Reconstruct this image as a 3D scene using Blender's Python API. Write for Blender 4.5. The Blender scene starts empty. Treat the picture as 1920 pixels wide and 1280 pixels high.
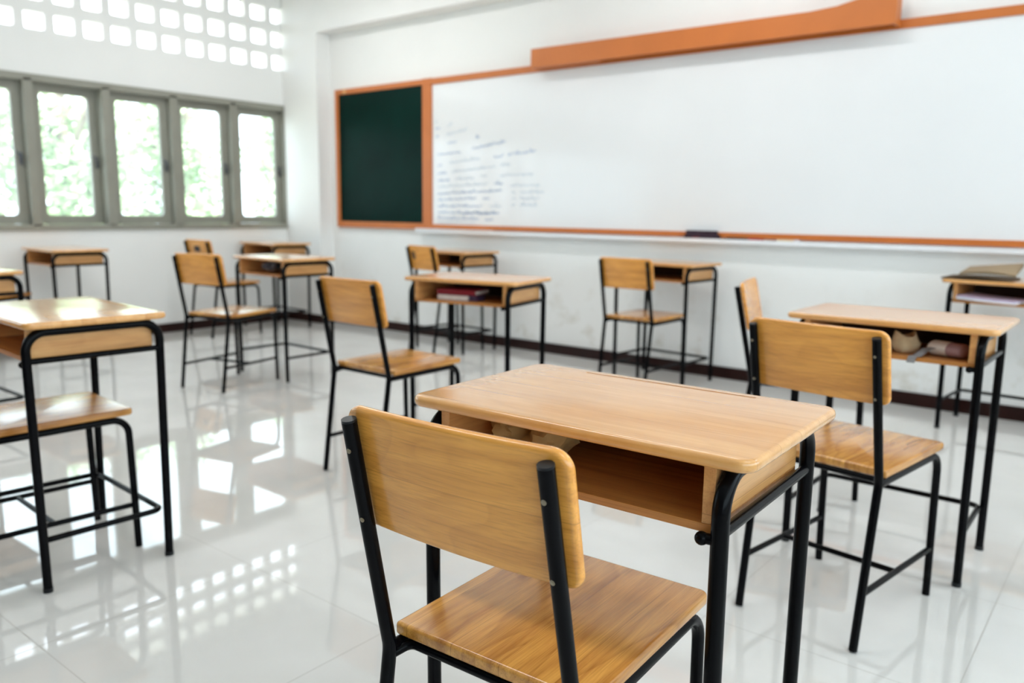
import bpy, bmesh, math, random
from mathutils import Vector, Matrix, noise as mnoise
random.seed(7)
PI = math.pi
COL = bpy.context.scene.collection
scene = bpy.context.scene

def lin(c):
    f = lambda u: u/12.92 if u <= 0.04045 else ((u+0.055)/1.055)**2.4
    return tuple(f(v/255.0) for v in c) + (1.0,)

# ------------------------------------------------------------------ materials
def new_mat(name):
    m = bpy.data.materials.new(name); m.use_nodes = True
    nt = m.node_tree
    return m, nt, nt.nodes['Principled BSDF']

def simple(name, col, rough=0.5, spec=0.5, metal=0.0, coat=0.0, var=0.0, vscale=8.0, bump=0.0, bscale=60.0):
    m, nt, b = new_mat(name)
    b.inputs['Base Color'].default_value = col
    b.inputs['Roughness'].default_value = rough
    b.inputs['Specular IOR Level'].default_value = spec
    b.inputs['Metallic'].default_value = metal
    b.inputs['Coat Weight'].default_value = coat
    tc = nt.nodes.new('ShaderNodeTexCoord')
    if var > 0:
        n = nt.nodes.new('ShaderNodeTexNoise'); n.inputs['Scale'].default_value = vscale; n.inputs['Detail'].default_value = 5
        nt.links.new(tc.outputs['Object'], n.inputs['Vector'])
        r = nt.nodes.new('ShaderNodeValToRGB')
        r.color_ramp.elements[0].position = 0.3; r.color_ramp.elements[1].position = 0.7
        r.color_ramp.elements[0].color = tuple(c*(1-var) for c in col[:3]) + (1,)
        r.color_ramp.elements[1].color = tuple(min(1, c*(1+var)) for c in col[:3]) + (1,)
        nt.links.new(n.outputs['Fac'], r.inputs['Fac']); nt.links.new(r.outputs['Color'], b.inputs['Base Color'])
    if bump > 0:
        n2 = nt.nodes.new('ShaderNodeTexNoise'); n2.inputs['Scale'].default_value = bscale; n2.inputs['Detail'].default_value = 4
        nt.links.new(tc.outputs['Object'], n2.inputs['Vector'])
        bp = nt.nodes.new('ShaderNodeBump'); bp.inputs['Strength'].default_value = bump; bp.inputs['Distance'].default_value = 0.004
        nt.links.new(n2.outputs['Fac'], bp.inputs['Height']); nt.links.new(bp.outputs['Normal'], b.inputs['Normal'])
    return m

def math_node(nt, op, a, b=None):
    n = nt.nodes.new('ShaderNodeMath'); n.operation = op
    if isinstance(a, (int, float)): n.inputs[0].default_value = a
    else: nt.links.new(a, n.inputs[0])
    if b is not None:
        if isinstance(b, (int, float)): n.inputs[1].default_value = b
        else: nt.links.new(b, n.inputs[1])
    return n.outputs[0]

def wood(name, light, dark, axis='X', across='Y', plank=0.075, contrast=1.0, knots=0.0, rough=0.28, coat=0.25, tint=0.25):
    """varnished rubberwood boards glued side by side; grain runs along `axis`"""
    m, nt, b = new_mat(name)
    L = nt.links.new
    tc = nt.nodes.new('ShaderNodeTexCoord')
    oi = nt.nodes.new('ShaderNodeObjectInfo')
    sep = nt.nodes.new('ShaderNodeSeparateXYZ'); L(tc.outputs['Object'], sep.inputs[0])
    off = math_node(nt, 'MULTIPLY', oi.outputs['Random'], 17.0)
    strip = math_node(nt, 'FLOOR', math_node(nt, 'ADD', math_node(nt, 'DIVIDE', sep.outputs[across], plank), off))
    wn = nt.nodes.new('ShaderNodeTexWhiteNoise'); wn.noise_dimensions = '1D'; L(strip, wn.inputs['W'])
    # stretched grain coordinates, shifted for each strip and object
    comb = nt.nodes.new('ShaderNodeCombineXYZ')
    la = math_node(nt, 'ADD', math_node(nt, 'MULTIPLY', sep.outputs[axis], 1.6), math_node(nt, 'MULTIPLY', wn.outputs['Value'], 9.0))
    L(la, comb.inputs[0])
    L(math_node(nt, 'MULTIPLY', sep.outputs[across], 15.0), comb.inputs[1])
    other = [k for k in 'XYZ' if k not in (axis, across)][0]
    L(math_node(nt, 'MULTIPLY', sep.outputs[other], 15.0), comb.inputs[2])
    n1 = nt.nodes.new('ShaderNodeTexNoise'); n1.inputs['Scale'].default_value = 2.2; n1.inputs['Detail'].default_value = 7
    n1.inputs['Roughness'].default_value = 0.6; n1.inputs['Distortion'].default_value = 0.5
    L(comb.outputs[0], n1.inputs['Vector'])
    # fine pores
    comb2 = nt.nodes.new('ShaderNodeCombineXYZ')
    L(math_node(nt, 'MULTIPLY', sep.outputs[axis], 7.0), comb2.inputs[0])
    L(math_node(nt, 'MULTIPLY', sep.outputs[across], 420.0), comb2.inputs[1])
    L(math_node(nt, 'MULTIPLY', sep.outputs[other], 420.0), comb2.inputs[2])
    n2 = nt.nodes.new('ShaderNodeTexNoise'); n2.inputs['Scale'].default_value = 1.0; n2.inputs['Detail'].default_value = 2
    L(comb2.outputs[0], n2.inputs['Vector'])
    r1 = nt.nodes.new('ShaderNodeValToRGB'); r1.color_ramp.elements[0].position = 0.28; r1.color_ramp.elements[1].position = 0.62
    r1.color_ramp.elements[0].color = dark; r1.color_ramp.elements[1].color = light
    L(n1.outputs['Fac'], r1.inputs['Fac'])
    r2 = nt.nodes.new('ShaderNodeValToRGB'); r2.color_ramp.elements[0].position = 0.30; r2.color_ramp.elements[1].position = 0.52
    k = 1.0 - 0.17*contrast
    r2.color_ramp.elements[0].color = (k, k*0.97, k*0.92, 1); r2.color_ramp.elements[1].color = (1, 1, 1, 1)
    L(n2.outputs['Fac'], r2.inputs['Fac'])
    mx = nt.nodes.new('ShaderNodeMix'); mx.data_type = 'RGBA'; mx.blend_type = 'MULTIPLY'; mx.inputs['Factor'].default_value = 1.0
    L(r1.outputs['Color'], mx.inputs[6]); L(r2.outputs['Color'], mx.inputs[7])
    # plank to plank tint
    r3 = nt.nodes.new('ShaderNodeValToRGB')
    r3.color_ramp.elements[0].color = (1-tint*0.55, 1-tint*0.75, 1-tint*0.95, 1); r3.color_ramp.elements[1].color = (1, 1, 1, 1)
    L(wn.outputs['Value'], r3.inputs['Fac'])
    mx2 = nt.nodes.new('ShaderNodeMix'); mx2.data_type = 'RGBA'; mx2.blend_type = 'MULTIPLY'; mx2.inputs['Factor'].default_value = 1.0
    L(mx.outputs[2], mx2.inputs[6]); L(r3.outputs['Color'], mx2.inputs[7])
    fj = math_node(nt, 'FRACT', math_node(nt, 'ADD', math_node(nt, 'DIVIDE', sep.outputs[across], plank), off))
    jl = math_node(nt, 'LESS_THAN', fj, 0.0011/plank)
    mj = nt.nodes.new('ShaderNodeMix'); mj.data_type = 'RGBA'; mj.blend_type = 'MULTIPLY'
    L(math_node(nt, 'MULTIPLY', jl, 0.45), mj.inputs['Factor']); L(mx2.outputs[2], mj.inputs[6]); mj.inputs[7].default_value = (0.35, 0.25, 0.15, 1)
    out = mj.outputs[2]
    if knots > 0:
        comb3 = nt.nodes.new('ShaderNodeCombineXYZ')
        L(math_node(nt, 'ADD', math_node(nt, 'MULTIPLY', sep.outputs[axis], 2.2), off), comb3.inputs[0])
        L(math_node(nt, 'MULTIPLY', sep.outputs[across], 7.0), comb3.inputs[1])
        L(strip, comb3.inputs[2])
        wv = nt.nodes.new('ShaderNodeTexNoise'); wv.inputs['Scale'].default_value = 1.1; wv.inputs['Detail'].default_value = 1.5
        wv.inputs['Distortion'].default_value = 0.4
        L(comb3.outputs[0], wv.inputs['Vector'])
        # contour rings of a slow noise = cathedral figure
        rings = math_node(nt, 'FRACT', math_node(nt, 'MULTIPLY', wv.outputs['Fac'], 7.0))
        r4 = nt.nodes.new('ShaderNodeValToRGB')
        e = r4.color_ramp.elements
        e[0].position = 0.0; e[0].color = (1-knots, 1-knots*1.25, 1-knots*1.4, 1)
        e[1].position = 0.35; e[1].color = (1, 1, 1, 1)
        e2 = r4.color_ramp.elements.new(0.93); e2.color = (1, 1, 1, 1)
        e3 = r4.color_ramp.elements.new(1.0); e3.color = (1-knots, 1-knots*1.25, 1-knots*1.4, 1)
        L(rings, r4.inputs['Fac'])
        mx3 = nt.nodes.new('ShaderNodeMix'); mx3.data_type = 'RGBA'; mx3.blend_type = 'MULTIPLY'; mx3.inputs['Factor'].default_value = 1.0
        L(out, mx3.inputs[6]); L(r4.outputs['Color'], mx3.inputs[7]); out = mx3.outputs[2]
    L(out, b.inputs['Base Color'])
    b.inputs['Roughness'].default_value = rough
    b.inputs['Coat Weight'].default_value = coat; b.inputs['Coat Roughness'].default_value = 0.15
    return m

def floor_mat():
    m, nt, b = new_mat('polished_tile')
    L = nt.links.new
    tc = nt.nodes.new('ShaderNodeTexCoord'); sep = nt.nodes.new('ShaderNodeSeparateXYZ'); L(tc.outputs['Object'], sep.inputs[0])
    T = 0.588
    def line(sock, o):
        u = math_node(nt, 'FRACT', math_node(nt, 'DIVIDE', math_node(nt, 'SUBTRACT', sock, o-6*T*4), T))
        d = math_node(nt, 'ABSOLUTE', math_node(nt, 'SUBTRACT', u, 0.5))
        return math_node(nt, 'GREATER_THAN', d, 0.5-0.0021)
    g = math_node(nt, 'MAXIMUM', line(sep.outputs['X'], -1.426), line(sep.outputs['Y'], 1.302))
    n = nt.nodes.new('ShaderNodeTexNoise'); n.inputs['Scale'].default_value = 3.0; n.inputs['Detail'].default_value = 6
    L(tc.outputs['Object'], n.inputs['Vector'])
    r = nt.nodes.new('ShaderNodeValToRGB'); r.color_ramp.elements[0].position = 0.3; r.color_ramp.elements[1].position = 0.7
    r.color_ramp.elements[0].color = FLOOR_A; r.color_ramp.elements[1].color = FLOOR_B
    L(n.outputs['Fac'], r.inputs['Fac'])
    mx = nt.nodes.new('ShaderNodeMix'); mx.data_type = 'RGBA'; L(g, mx.inputs['Factor'])
    L(r.outputs['Color'], mx.inputs[6]); mx.inputs[7].default_value = lin((168, 164, 158))
    L(mx.outputs[2], b.inputs['Base Color'])
    rr = nt.nodes.new('ShaderNodeMix'); rr.data_type = 'FLOAT'; L(g, rr.inputs[0]); rr.inputs[2].default_value = 0.025; rr.inputs[3].default_value = 0.4
    L(rr.outputs[0], b.inputs['Roughness'])
    b.inputs['IOR'].default_value = 1.52; b.inputs['Specular IOR Level'].default_value = 0.62
    return m

def wall_mat(name, col, stain=0.0):
    m, nt, b = new_mat(name)
    L = nt.links.new
    tc = nt.nodes.new('ShaderNodeTexCoord')
    n = nt.nodes.new('ShaderNodeTexNoise'); n.inputs['Scale'].default_value = 1.7; n.inputs['Detail'].default_value = 6
    L(tc.outputs['Object'], n.inputs['Vector'])
    r = nt.nodes.new('ShaderNodeValToRGB'); r.color_ramp.elements[0].position = 0.25; r.color_ramp.elements[1].position = 0.5
    r.color_ramp.elements[0].color = tuple(c*0.965 for c in col[:3]) + (1,); r.color_ramp.elements[1].color = col
    L(n.outputs['Fac'], r.inputs['Fac'])
    out = r.outputs['Color']
    if stain > 0:   # scuffs and water marks, denser low on the wall
        sep = nt.nodes.new('ShaderNodeSeparateXYZ'); L(tc.outputs['Object'], sep.inputs[0])
        n2 = nt.nodes.new('ShaderNodeTexNoise'); n2.inputs['Scale'].default_value = 4.5; n2.inputs['Detail'].default_value = 8; n2.inputs['Roughness'].default_value = 0.65
        L(tc.outputs['Object'], n2.inputs['Vector'])
        mk = nt.nodes.new('ShaderNodeMapRange'); mk.inputs['From Min'].default_value = 0.54; mk.inputs['From Max'].default_value = 0.72
        L(n2.outputs['Fac'], mk.inputs['Value'])
        hz = nt.nodes.new('ShaderNodeMapRange'); hz.inputs['From Min'].default_value = 0.7; hz.inputs['From Max'].default_value = 0.1
        L(sep.outputs['Z'], hz.inputs['Value'])
        f = math_node(nt, 'MULTIPLY', math_node(nt, 'MULTIPLY', mk.outputs[0], hz.outputs[0]), stain)
        mx = nt.nodes.new('ShaderNodeMix'); mx.data_type = 'RGBA'; L(f, mx.inputs['Factor']); L(out, mx.inputs[6]); mx.inputs[7].default_value = lin((196, 186, 166))
        out = mx.outputs[2]
    L(out, b.inputs['Base Color'])
    b.inputs['Roughness'].default_value = 0.6; b.inputs['Specular IOR Level'].default_value = 0.3
    return m

def glass_mat():
    m = bpy.data.materials.new('window_glass'); m.use_nodes = True
    nt = m.node_tree; nt.nodes.clear()
    o = nt.nodes.new('ShaderNodeOutputMaterial'); t = nt.nodes.new('ShaderNodeBsdfTransparent'); g = nt.nodes.new('ShaderNodeBsdfGlossy')
    t.inputs['Color'].default_value = (0.93, 0.97, 0.96, 1)
    g.inputs['Roughness'].default_value = 0.01
    mx = nt.nodes.new('ShaderNodeMixShader'); mx.inputs[0].default_value = 0.06
    nt.links.new(t.outputs[0], mx.inputs[1]); nt.links.new(g.outputs[0], mx.inputs[2])
    d = nt.nodes.new('ShaderNodeBsdfTranslucent'); d.inputs['Color'].default_value = (0.88, 0.94, 1.0, 1)   # pale veil mixed in to imitate hazy glare on the pane
    m2 = nt.nodes.new('ShaderNodeMixShader'); m2.inputs[0].default_value = 0.05
    nt.links.new(mx.outputs[0], m2.inputs[1]); nt.links.new(d.outputs[0], m2.inputs[2]); nt.links.new(m2.outputs[0], o.inputs['Surface'])
    return m

def emit_mat(name, col, s):
    m, nt, b = new_mat(name)
    b.inputs['Base Color'].default_value = col
    b.inputs['Emission Color'].default_value = col; b.inputs['Emission Strength'].default_value = s
    return m

FLOOR_A = lin((206, 204, 200)); FLOOR_B = lin((216, 214, 211))
M = {}
M['floor'] = floor_mat()
M['wall'] = wall_mat('white_paint', lin((240, 240, 238)), 0.0)
M['wall_stained'] = wall_mat('white_paint_scuffed', lin((241, 241, 239)), 0.7)
M['wall_back'] = wall_mat('bounce_damping_grey', lin((112, 112, 114)))  # unseen wall, darkened to send less bounce light into the desks
M['ceiling'] = wall_mat('ceiling_paint', lin((240, 240, 238)))
M['base'] = simple('dark_brown_tile', lin((38, 13, 9)), 0.3, 0.25, var=0.2)
WL, WD = lin((221, 168, 100)), lin((196, 138, 74))
M['wood_top'] = wood('rubberwood_top', lin((228, 170, 102)), lin((209, 147, 80)), 'X', 'Y', 0.085, 0.45, 0.05, 0.24, 0.75, 0.10)
M['wood_side'] = wood('rubberwood_side', lin((222, 166, 104)), lin((200, 140, 80)), 'Y', 'Z', 0.2, 0.8, 0.08, 0.33, 0.15, 0.10)
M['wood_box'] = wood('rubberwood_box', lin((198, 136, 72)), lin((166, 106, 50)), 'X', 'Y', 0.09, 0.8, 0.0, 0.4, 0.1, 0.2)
M['wood_back'] = wood('rubberwood_backrest', lin((248, 174, 80)), lin((216, 142, 58)), 'X', 'Z', 0.095, 1.0, 0.08, 0.26, 0.4, 0.20)
M['wood_seat'] = wood('rubberwood_seat', lin((230, 168, 82)), lin((172, 108, 44)), 'Y', 'X', 0.085, 1.2, 0.22, 0.24, 0.5, 0.34)
M['box_back'] = simple('shaded_back_panel', lin((58, 34, 20)), 0.7, var=0.15)  # dark tone stands in for the shade deep inside the desk
M['steel'] = simple('black_enamel', (0.0015, 0.0015, 0.0022, 1), 0.24, 0.10)
M['cap'] = simple('black_plastic', (0.006, 0.007, 0.009, 1), 0.3, 0.3)
M['screw'] = simple('zinc_screw', lin((150, 140, 120)), 0.35, metal=0.8)
M['orange'] = simple('orange_paint', lin((199, 112, 48)), 0.45, var=0.05, vscale=5)
M['green'] = simple('green_chalkboard', lin((3, 36, 30)), 0.3, 0.05, var=0.25, vscale=2.5)
M['board'] = simple('whiteboard_enamel', lin((238, 239, 240)), 0.12, 0.5, var=0.012, vscale=2)
M['ink'] = simple('faded_blue_ink', lin((128, 160, 204)), 0.5)
M['ink_pale'] = simple('paler_blue_ink', lin((176, 196, 214)), 0.5)
M['tray'] = simple('white_tray', lin((238, 239, 242)), 0.35)
M['frame'] = simple('grey_olive_paint', lin((146, 145, 134)), 0.45, var=0.05, vscale=6)
M['handle'] = simple('dark_handle', lin((104, 106, 112)), 0.35, metal=0.6)
M['glass'] = glass_mat()
M['leaf'] = simple('leaf_green', lin((182, 202, 160)), 0.45, var=0.28, vscale=1.5)
M['bark'] = simple('grey_bark', lin((140, 126, 112)), 0.9, var=0.3, vscale=5)
M['grass'] = simple('dry_ground', lin((176, 172, 160)), 0.9, var=0.3, vscale=2)
M['tan'] = simple('tan_cloth', lin((176, 146, 96)), 0.85, var=0.12, vscale=40, bump=0.4, bscale=80)
M['beige'] = simple('beige_cloth', lin((206, 184, 146)), 0.85, var=0.12, vscale=40, bump=0.5, bscale=70)
M['grey'] = simple('grey_strap', lin((128, 128, 130)), 0.6)
M['case_white'] = simple('white_case', lin((232, 224, 214)), 0.55)
M['case_mauve'] = simple('mauve_case', lin((164, 130, 132)), 0.6)
M['red'] = simple('maroon_cover', lin((138, 20, 38)), 0.45)
M['page'] = simple('white_pages', lin((232, 222, 214)), 0.7, var=0.06, vscale=60)
M['darkcover'] = simple('dark_purple_cover', lin((64, 46, 74)), 0.5)
M['kraft'] = simple('brown_kraft', lin((150, 128, 98)), 0.7, var=0.08, vscale=12)
M['kraft_dark'] = simple('dark_kraft', lin((104, 84, 62)), 0.7, var=0.1, vscale=12)
M['paper'] = simple('white_paper', lin((238, 238, 244)), 0.7)
M['lilac'] = simple('lilac_paper', lin((214, 202, 232)), 0.7)
M['felt'] = simple('dark_felt', lin((52, 34, 48)), 0.9, var=0.3, vscale=60)
M['eraser_red'] = simple('eraser_back', lin((112, 26, 34)), 0.5)
M['redpen'] = simple('red_pen', lin((160, 26, 40)), 0.35)
M['blackpen'] = simple('black_pen', lin((44, 24, 24)), 0.4)
M['sticker'] = simple('dark_sticker', lin((34, 28, 24)), 0.5)
M['bag'] = simple('clear_bag', lin((96, 96, 104)), 0.2, var=0.5, vscale=30)
M['lamp'] = emit_mat('lit_tube', (1, 0.97, 0.93, 1), 6.0)
M['white_metal'] = simple('white_metal', lin((235, 235, 235)), 0.4)

# ------------------------------------------------------------------ helpers
def obj(name, bm, mat, parent=None, smooth=True, angle=40):
    me = bpy.data.meshes.new(name)
    bmesh.ops.recalc_face_normals(bm, faces=bm.faces)
    bm.to_mesh(me); bm.free()
    for mt in (mat if isinstance(mat, (list, tuple)) else [mat]): me.materials.append(mt)
    if smooth:
        for p in me.polygons: p.use_smooth = True
        me.set_sharp_from_angle(angle=math.radians(angle))
    o = bpy.data.objects.new(name, me); COL.objects.link(o)
    if parent: o.parent = parent
    return o

def thing(name, label, cat, loc=(0, 0, 0), rz=0, group=None):
    o = bpy.data.objects.new(name, None); COL.objects.link(o)
    o.empty_display_size = 0.05
    o.location = loc; o.rotation_euler = (0, 0, rz)
    o['label'] = label; o['category'] = cat
    if group: o['group'] = group
    return o

def tag(o, label, cat, group=None):
    o['label'] = label; o['category'] = cat
    if group: o['group'] = group
    return o

def struct(o, label=None):
    o['kind'] = 'structure'
    if label: o['label'] = label
    return o

def dup(o, parent=None):
    c = o.copy(); COL.objects.link(c)
    if parent: c.parent = parent
    for ch in list(o.children): dup(ch, c)
    return c

def box(bm, x0, x1, y0, y1, z0, z1, bev=0.0):
    vs = [bm.verts.new((x, y, z)) for x in (x0, x1) for y in (y0, y1) for z in (z0, z1)]
    idx = [(0, 1, 3, 2), (4, 6, 7, 5), (0, 4, 5, 1), (2, 3, 7, 6), (0, 2, 6, 4), (1, 5, 7, 3)]
    fs = [bm.faces.new([vs[i] for i in f]) for f in idx]
    if bev > 0:
        es = list({e for f in fs for e in f.edges})
        bmesh.ops.bevel(bm, geom=es, offset=bev, segments=2, profile=0.7, affect='EDGES')
    return bm

def fillet(pts, r, seg=8):
    """round the inner corners of a polyline; r a number or one number per corner"""
    pts = [Vector(p) for p in pts]; out = [pts[0]]
    for i in range(1, len(pts)-1):
        a, b, c = pts[i-1], pts[i], pts[i+1]
        ri = r[i-1] if isinstance(r, (list, tuple)) else r
        if ri <= 0: out.append(b); continue
        u = (a-b).normalized(); v = (c-b).normalized()
        ang = u.angle(v)
        if ang > PI-0.01: out.append(b); continue
        t = min(ri/math.tan(ang/2), (a-b).length*0.49, (c-b).length*0.49)
        rr = t*math.tan(ang/2)
        cen = b + (u+v).normalized()*(rr/math.sin(ang/2))
        p0 = b+u*t; p1 = b+v*t
        d0 = p0-cen; d1 = p1-cen
        tot = d0.angle(d1)
        for k in range(seg+1):
            f = k/seg
            w = (d0*math.sin((1-f)*tot)+d1*math.sin(f*tot))/math.sin(tot)
            out.append(cen+w)
    out.append(pts[-1])
    return out

def tube(bm, pts, r, n=14, cap=True, dome=0.0):
    pts = [Vector(p) for p in pts]
    rings = []; up = None
    for i, p in enumerate(pts):
        if i == 0: t = pts[1]-p
        elif i == len(pts)-1: t = p-pts[i-1]
        else: t = (pts[i+1]-p).normalized()+(p-pts[i-1]).normalized()
        t.normalize()
        if up is None:
            ref = Vector((0, 0, 1)) if abs(t.z) < 0.9 else Vector((1, 0, 0))
            up = (ref-t*ref.dot(t)).normalized()
        else: up = (up-t*up.dot(t)).normalized()
        s = t.cross(up)
        rings.append([bm.verts.new(p+(up*math.cos(2*PI*k/n)+s*math.sin(2*PI*k/n))*r) for k in range(n)])
    for a, b in zip(rings, rings[1:]):
        for k in range(n): bm.faces.new([a[k], a[(k+1) % n], b[(k+1) % n], b[k]])
    if cap:
        bm.faces.new(rings[0][::-1]); bm.faces.new(rings[-1])
    return bm

def rrect(w, h, r, n=6):
    """rounded rectangle outline centred on 0; r one radius or four (++, -+, --, +-)"""
    rs = r if isinstance(r, (list, tuple)) else (r,)*4
    out = []
    for (sx, sy, a0), ri in zip(((1, 1, 0), (-1, 1, 90), (-1, -1, 180), (1, -1, 270)), rs):
        cx, cy = sx*(w/2-ri), sy*(h/2-ri)
        for k in range(n+1):
            a = math.radians(a0+90*k/n)
            out.append((cx+ri*math.cos(a), cy+ri*math.sin(a)))
    return out

def slab(bm, w, h, t, r, e, n=6, es=4):
    """rounded board in the xy plane, z from 0 to t, corner radius r, rounded edges e; caps gridded none"""
    rs = list(r) if isinstance(r, (list, tuple)) else [r]*4
    layers = []
    for k in range(es+1):
        a = PI/2*k/es
        layers.append((e*(1-math.sin(a)), e*(1-math.cos(a))))
    prof = layers + [(ins, t-z) for ins, z in reversed(layers)]
    rings = []
    for ins, z in prof:
        pl = rrect(w-2*ins, h-2*ins, [max(q-ins, 0.0006) for q in rs], n)
        rings.append([bm.verts.new((x, y, z)) for x, y in pl])
    N = len(rings[0])
    for a, b in zip(rings, rings[1:]):
        for k in range(N): bm.faces.new([a[k], a[(k+1) % N], b[(k+1) % N], b[k]])
    bm.faces.new(rings[0][::-1]); bm.faces.new(rings[-1])
    return bm

def ring_prism(bm, w, h, iw, ih, ir, t, M4, n=4, cy=0, cz=0):
    """rectangle w x h with a rounded hole, extruded t; local (u,v,d) mapped by M4"""
    inner = rrect(iw, ih, ir, n)
    # outer loop sampled at the same count: project the inner points radially on the rectangle corners
    outer = []
    for i, (x, y) in enumerate(inner):
        q = i//(n+1); j = i % (n+1)
        sx, sy = ((1, 1), (-1, 1), (-1, -1), (1, -1))[q]
        cxx, cyy = sx*w/2, sy*h/2
        px, py = sx*(iw/2-ir), sy*(ih/2-ir)
        if j == n//2: outer.append((cxx, cyy))
        else:
            first = j < n//2
            if q in (0, 2): outer.append((cxx, y) if first else (x, cyy))
            else: outer.append((x, cyy) if first else (cxx, y))
    N = len(inner)
    V = {}
    for nm, loop, d in (('i0', inner, 0), ('o0', outer, 0), ('i1', inner, t), ('o1', outer, t)):
        V[nm] = [bm.verts.new(M4 @ Vector((x+cy, y+cz, d))) for x, y in loop]
    for k in range(N):
        k2 = (k+1) % N
        bm.faces.new([V['i0'][k], V['i0'][k2], V['o0'][k2], V['o0'][k]])
        bm.faces.new([V['i1'][k2], V['i1'][k], V['o1'][k], V['o1'][k2]])
        bm.faces.new([V['i0'][k2], V['i0'][k], V['i1'][k], V['i1'][k2]])
        bm.faces.new([V['o0'][k], V['o0'][k2], V['o1'][k2], V['o1'][k]])
    return bm

def blob(bm, c, rad, amp=0.15, freq=30, sub=3, seed=0):
    r = bmesh.ops.create_icosphere(bm, subdivisions=sub, radius=1.0)
    for v in r['verts']:
        d = v.co.normalized()
        k = 1+amp*mnoise.noise(d*freq*0.07+Vector((seed, seed*2, 0)))*1.6+amp*0.5*mnoise.noise(d*freq*0.2+Vector((seed*3, 1, 0)))
        v.co = Vector((c[0]+d.x*rad[0]*k, c[1]+d.y*rad[1]*k, c[2]+d.z*rad[2]*k))
    return bm

# ------------------------------------------------------------------ room
XL, YF = -6.50, 4.878
XR, YB, ZC = 2.4, -3.4, 3.05
KL = 6.50/6.525      # window measures were taken on the plane x = -6.525
HC = 1.0523
def wy(y): return y*KL
def wz(z): return HC+(z-HC)*KL

bm = bmesh.new(); box(bm, XL-0.3, XR+0.3, YB-0.3, YF+0.3, -0.06, 0.0)
struct(obj('floor', bm, M['floor'], smooth=False), 'floor of large glossy off-white tiles')
bm = bmesh.new(); box(bm, XL-0.9, XR+2.4, YB-0.9, YF+0.5, ZC, ZC+0.1)  # unseen overhang added past the right wall to keep the sun out
struct(obj('ceiling', bm, M['ceiling'], smooth=False))

# front wall, its corner column and the beam over it
bm = bmesh.new(); box(bm, XL-0.2, XR+0.2, YF, YF+0.15, 0, ZC)
struct(obj('wall_front', bm, M['wall_stained'], smooth=False), 'white front wall behind the boards')
bm = bmesh.new(); box(bm, XL-0.05, -6.0, YF-0.15, YF+0.01, 0, ZC)
struct(obj('trim_1', bm, M['wall'], smooth=False), 'white corner column at the left end of the front wall')
bm = bmesh.new(); box(bm, -6.0, XR, YF-0.15, YF+0.01, 2.575, ZC)
struct(obj('trim_2', bm, M['wall'], smooth=False), 'white beam along the top of the front wall')
bm = bmesh.new(); box(bm, XL-0.01, XL+0.10, YB, YF-0.15, 2.93, ZC)
struct(obj('trim_3', bm, M['wall'], smooth=False), 'white beam above the block openings of the left wall')

# left wall: solid parts + pierced blocks + window band
WT = 0.14
WZ0, WZ1 = wz(0.862), wz(1.985)
WY1 = wy(4.782)
PITCH = 0.5565*KL
NB = 12
WY0 = WY1-0.045-NB*PITCH-0.02
bm = bmesh.new()
BZ0, BZ1 = wz(2.262), wz(2.872)
BY1 = wy(4.823)
BP, BQ = 0.2085*KL, (BZ1-BZ0)/3
NBK = 37
BY0 = BY1-NBK*BP
box(bm, XL-WT, XL, YB-0.2, YF+0.1, 0, WZ0)
box(bm, XL-WT, XL, YB-0.2, YF+0.1, WZ1, BZ0)
box(bm, XL-WT, XL, WY1, YF+0.1, WZ0, WZ1)
box(bm, XL-WT, XL, YB-0.2, WY0, WZ0, WZ1)
box(bm, XL-WT, XL, YB-0.2, YF+0.1, BZ1, ZC)
box(bm, XL-WT, XL, BY1, YF+0.1, BZ0, BZ1)
if BY0 > YB-0.2: box(bm, XL-WT, XL, YB-0.2, BY0, BZ0, BZ1)
# u -> -y, v -> z, d -> -x
ML = Matrix(((0, 0, -1, XL), (1, 0, 0, 0), (0, 1, 0, 0), (0, 0, 0, 1)))
for i in range(NBK):
    for j in range(3):
        ring_prism(bm, BP, BQ, 0.142, 0.122, 0.015, 0.06, ML, 4, BY1-BP*(i+0.5), BZ0+BQ*(j+0.5))
struct(obj('wall_left', bm, M['wall'], smooth=False), 'white left wall with rows of square block openings above the windows')

# right and back walls (behind the camera)
RZ0, RZ1 = 0.8, 2.4
bm = bmesh.new()
box(bm, XR, XR+0.14, YB-0.2, YF+0.1, 0, RZ0); box(bm, XR, XR+0.14, YB-0.2, YF+0.1, RZ1, ZC)
box(bm, XR, XR+0.14, 4.3, YF+0.1, RZ0, RZ1); box(bm, XR, XR+0.14, YB-0.2, -3.0, RZ0, RZ1)
struct(obj('wall_right', bm, M['wall'], smooth=False))
bm = bmesh.new(); box(bm, XL-0.14, XR+0.14, YB-0.14, YB, 0, ZC)
struct(obj('wall_back', bm, M['wall_back'], smooth=False))

# skirting
bm = bmesh.new(); box(bm, -6.0, XR, YF-0.014, YF, 0, 0.076, 0.002)
box(bm, XL, -5.986, YF-0.164, YF-0.15, 0, 0.076, 0.002); box(bm, -6.0, -5.986, YF-0.15, YF-0.01, 0, 0.076, 0.002)
struct(obj('baseboard_front', bm, M['base'], smooth=False), 'dark brown skirting along the front wall')
bm = bmesh.new(); box(bm, XL, XL+0.014, YB, YF-0.15, 0, 0.076, 0.002)
struct(obj('baseboard_left', bm, M['base'], smooth=False), 'dark brown skirting along the left wall')

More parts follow.
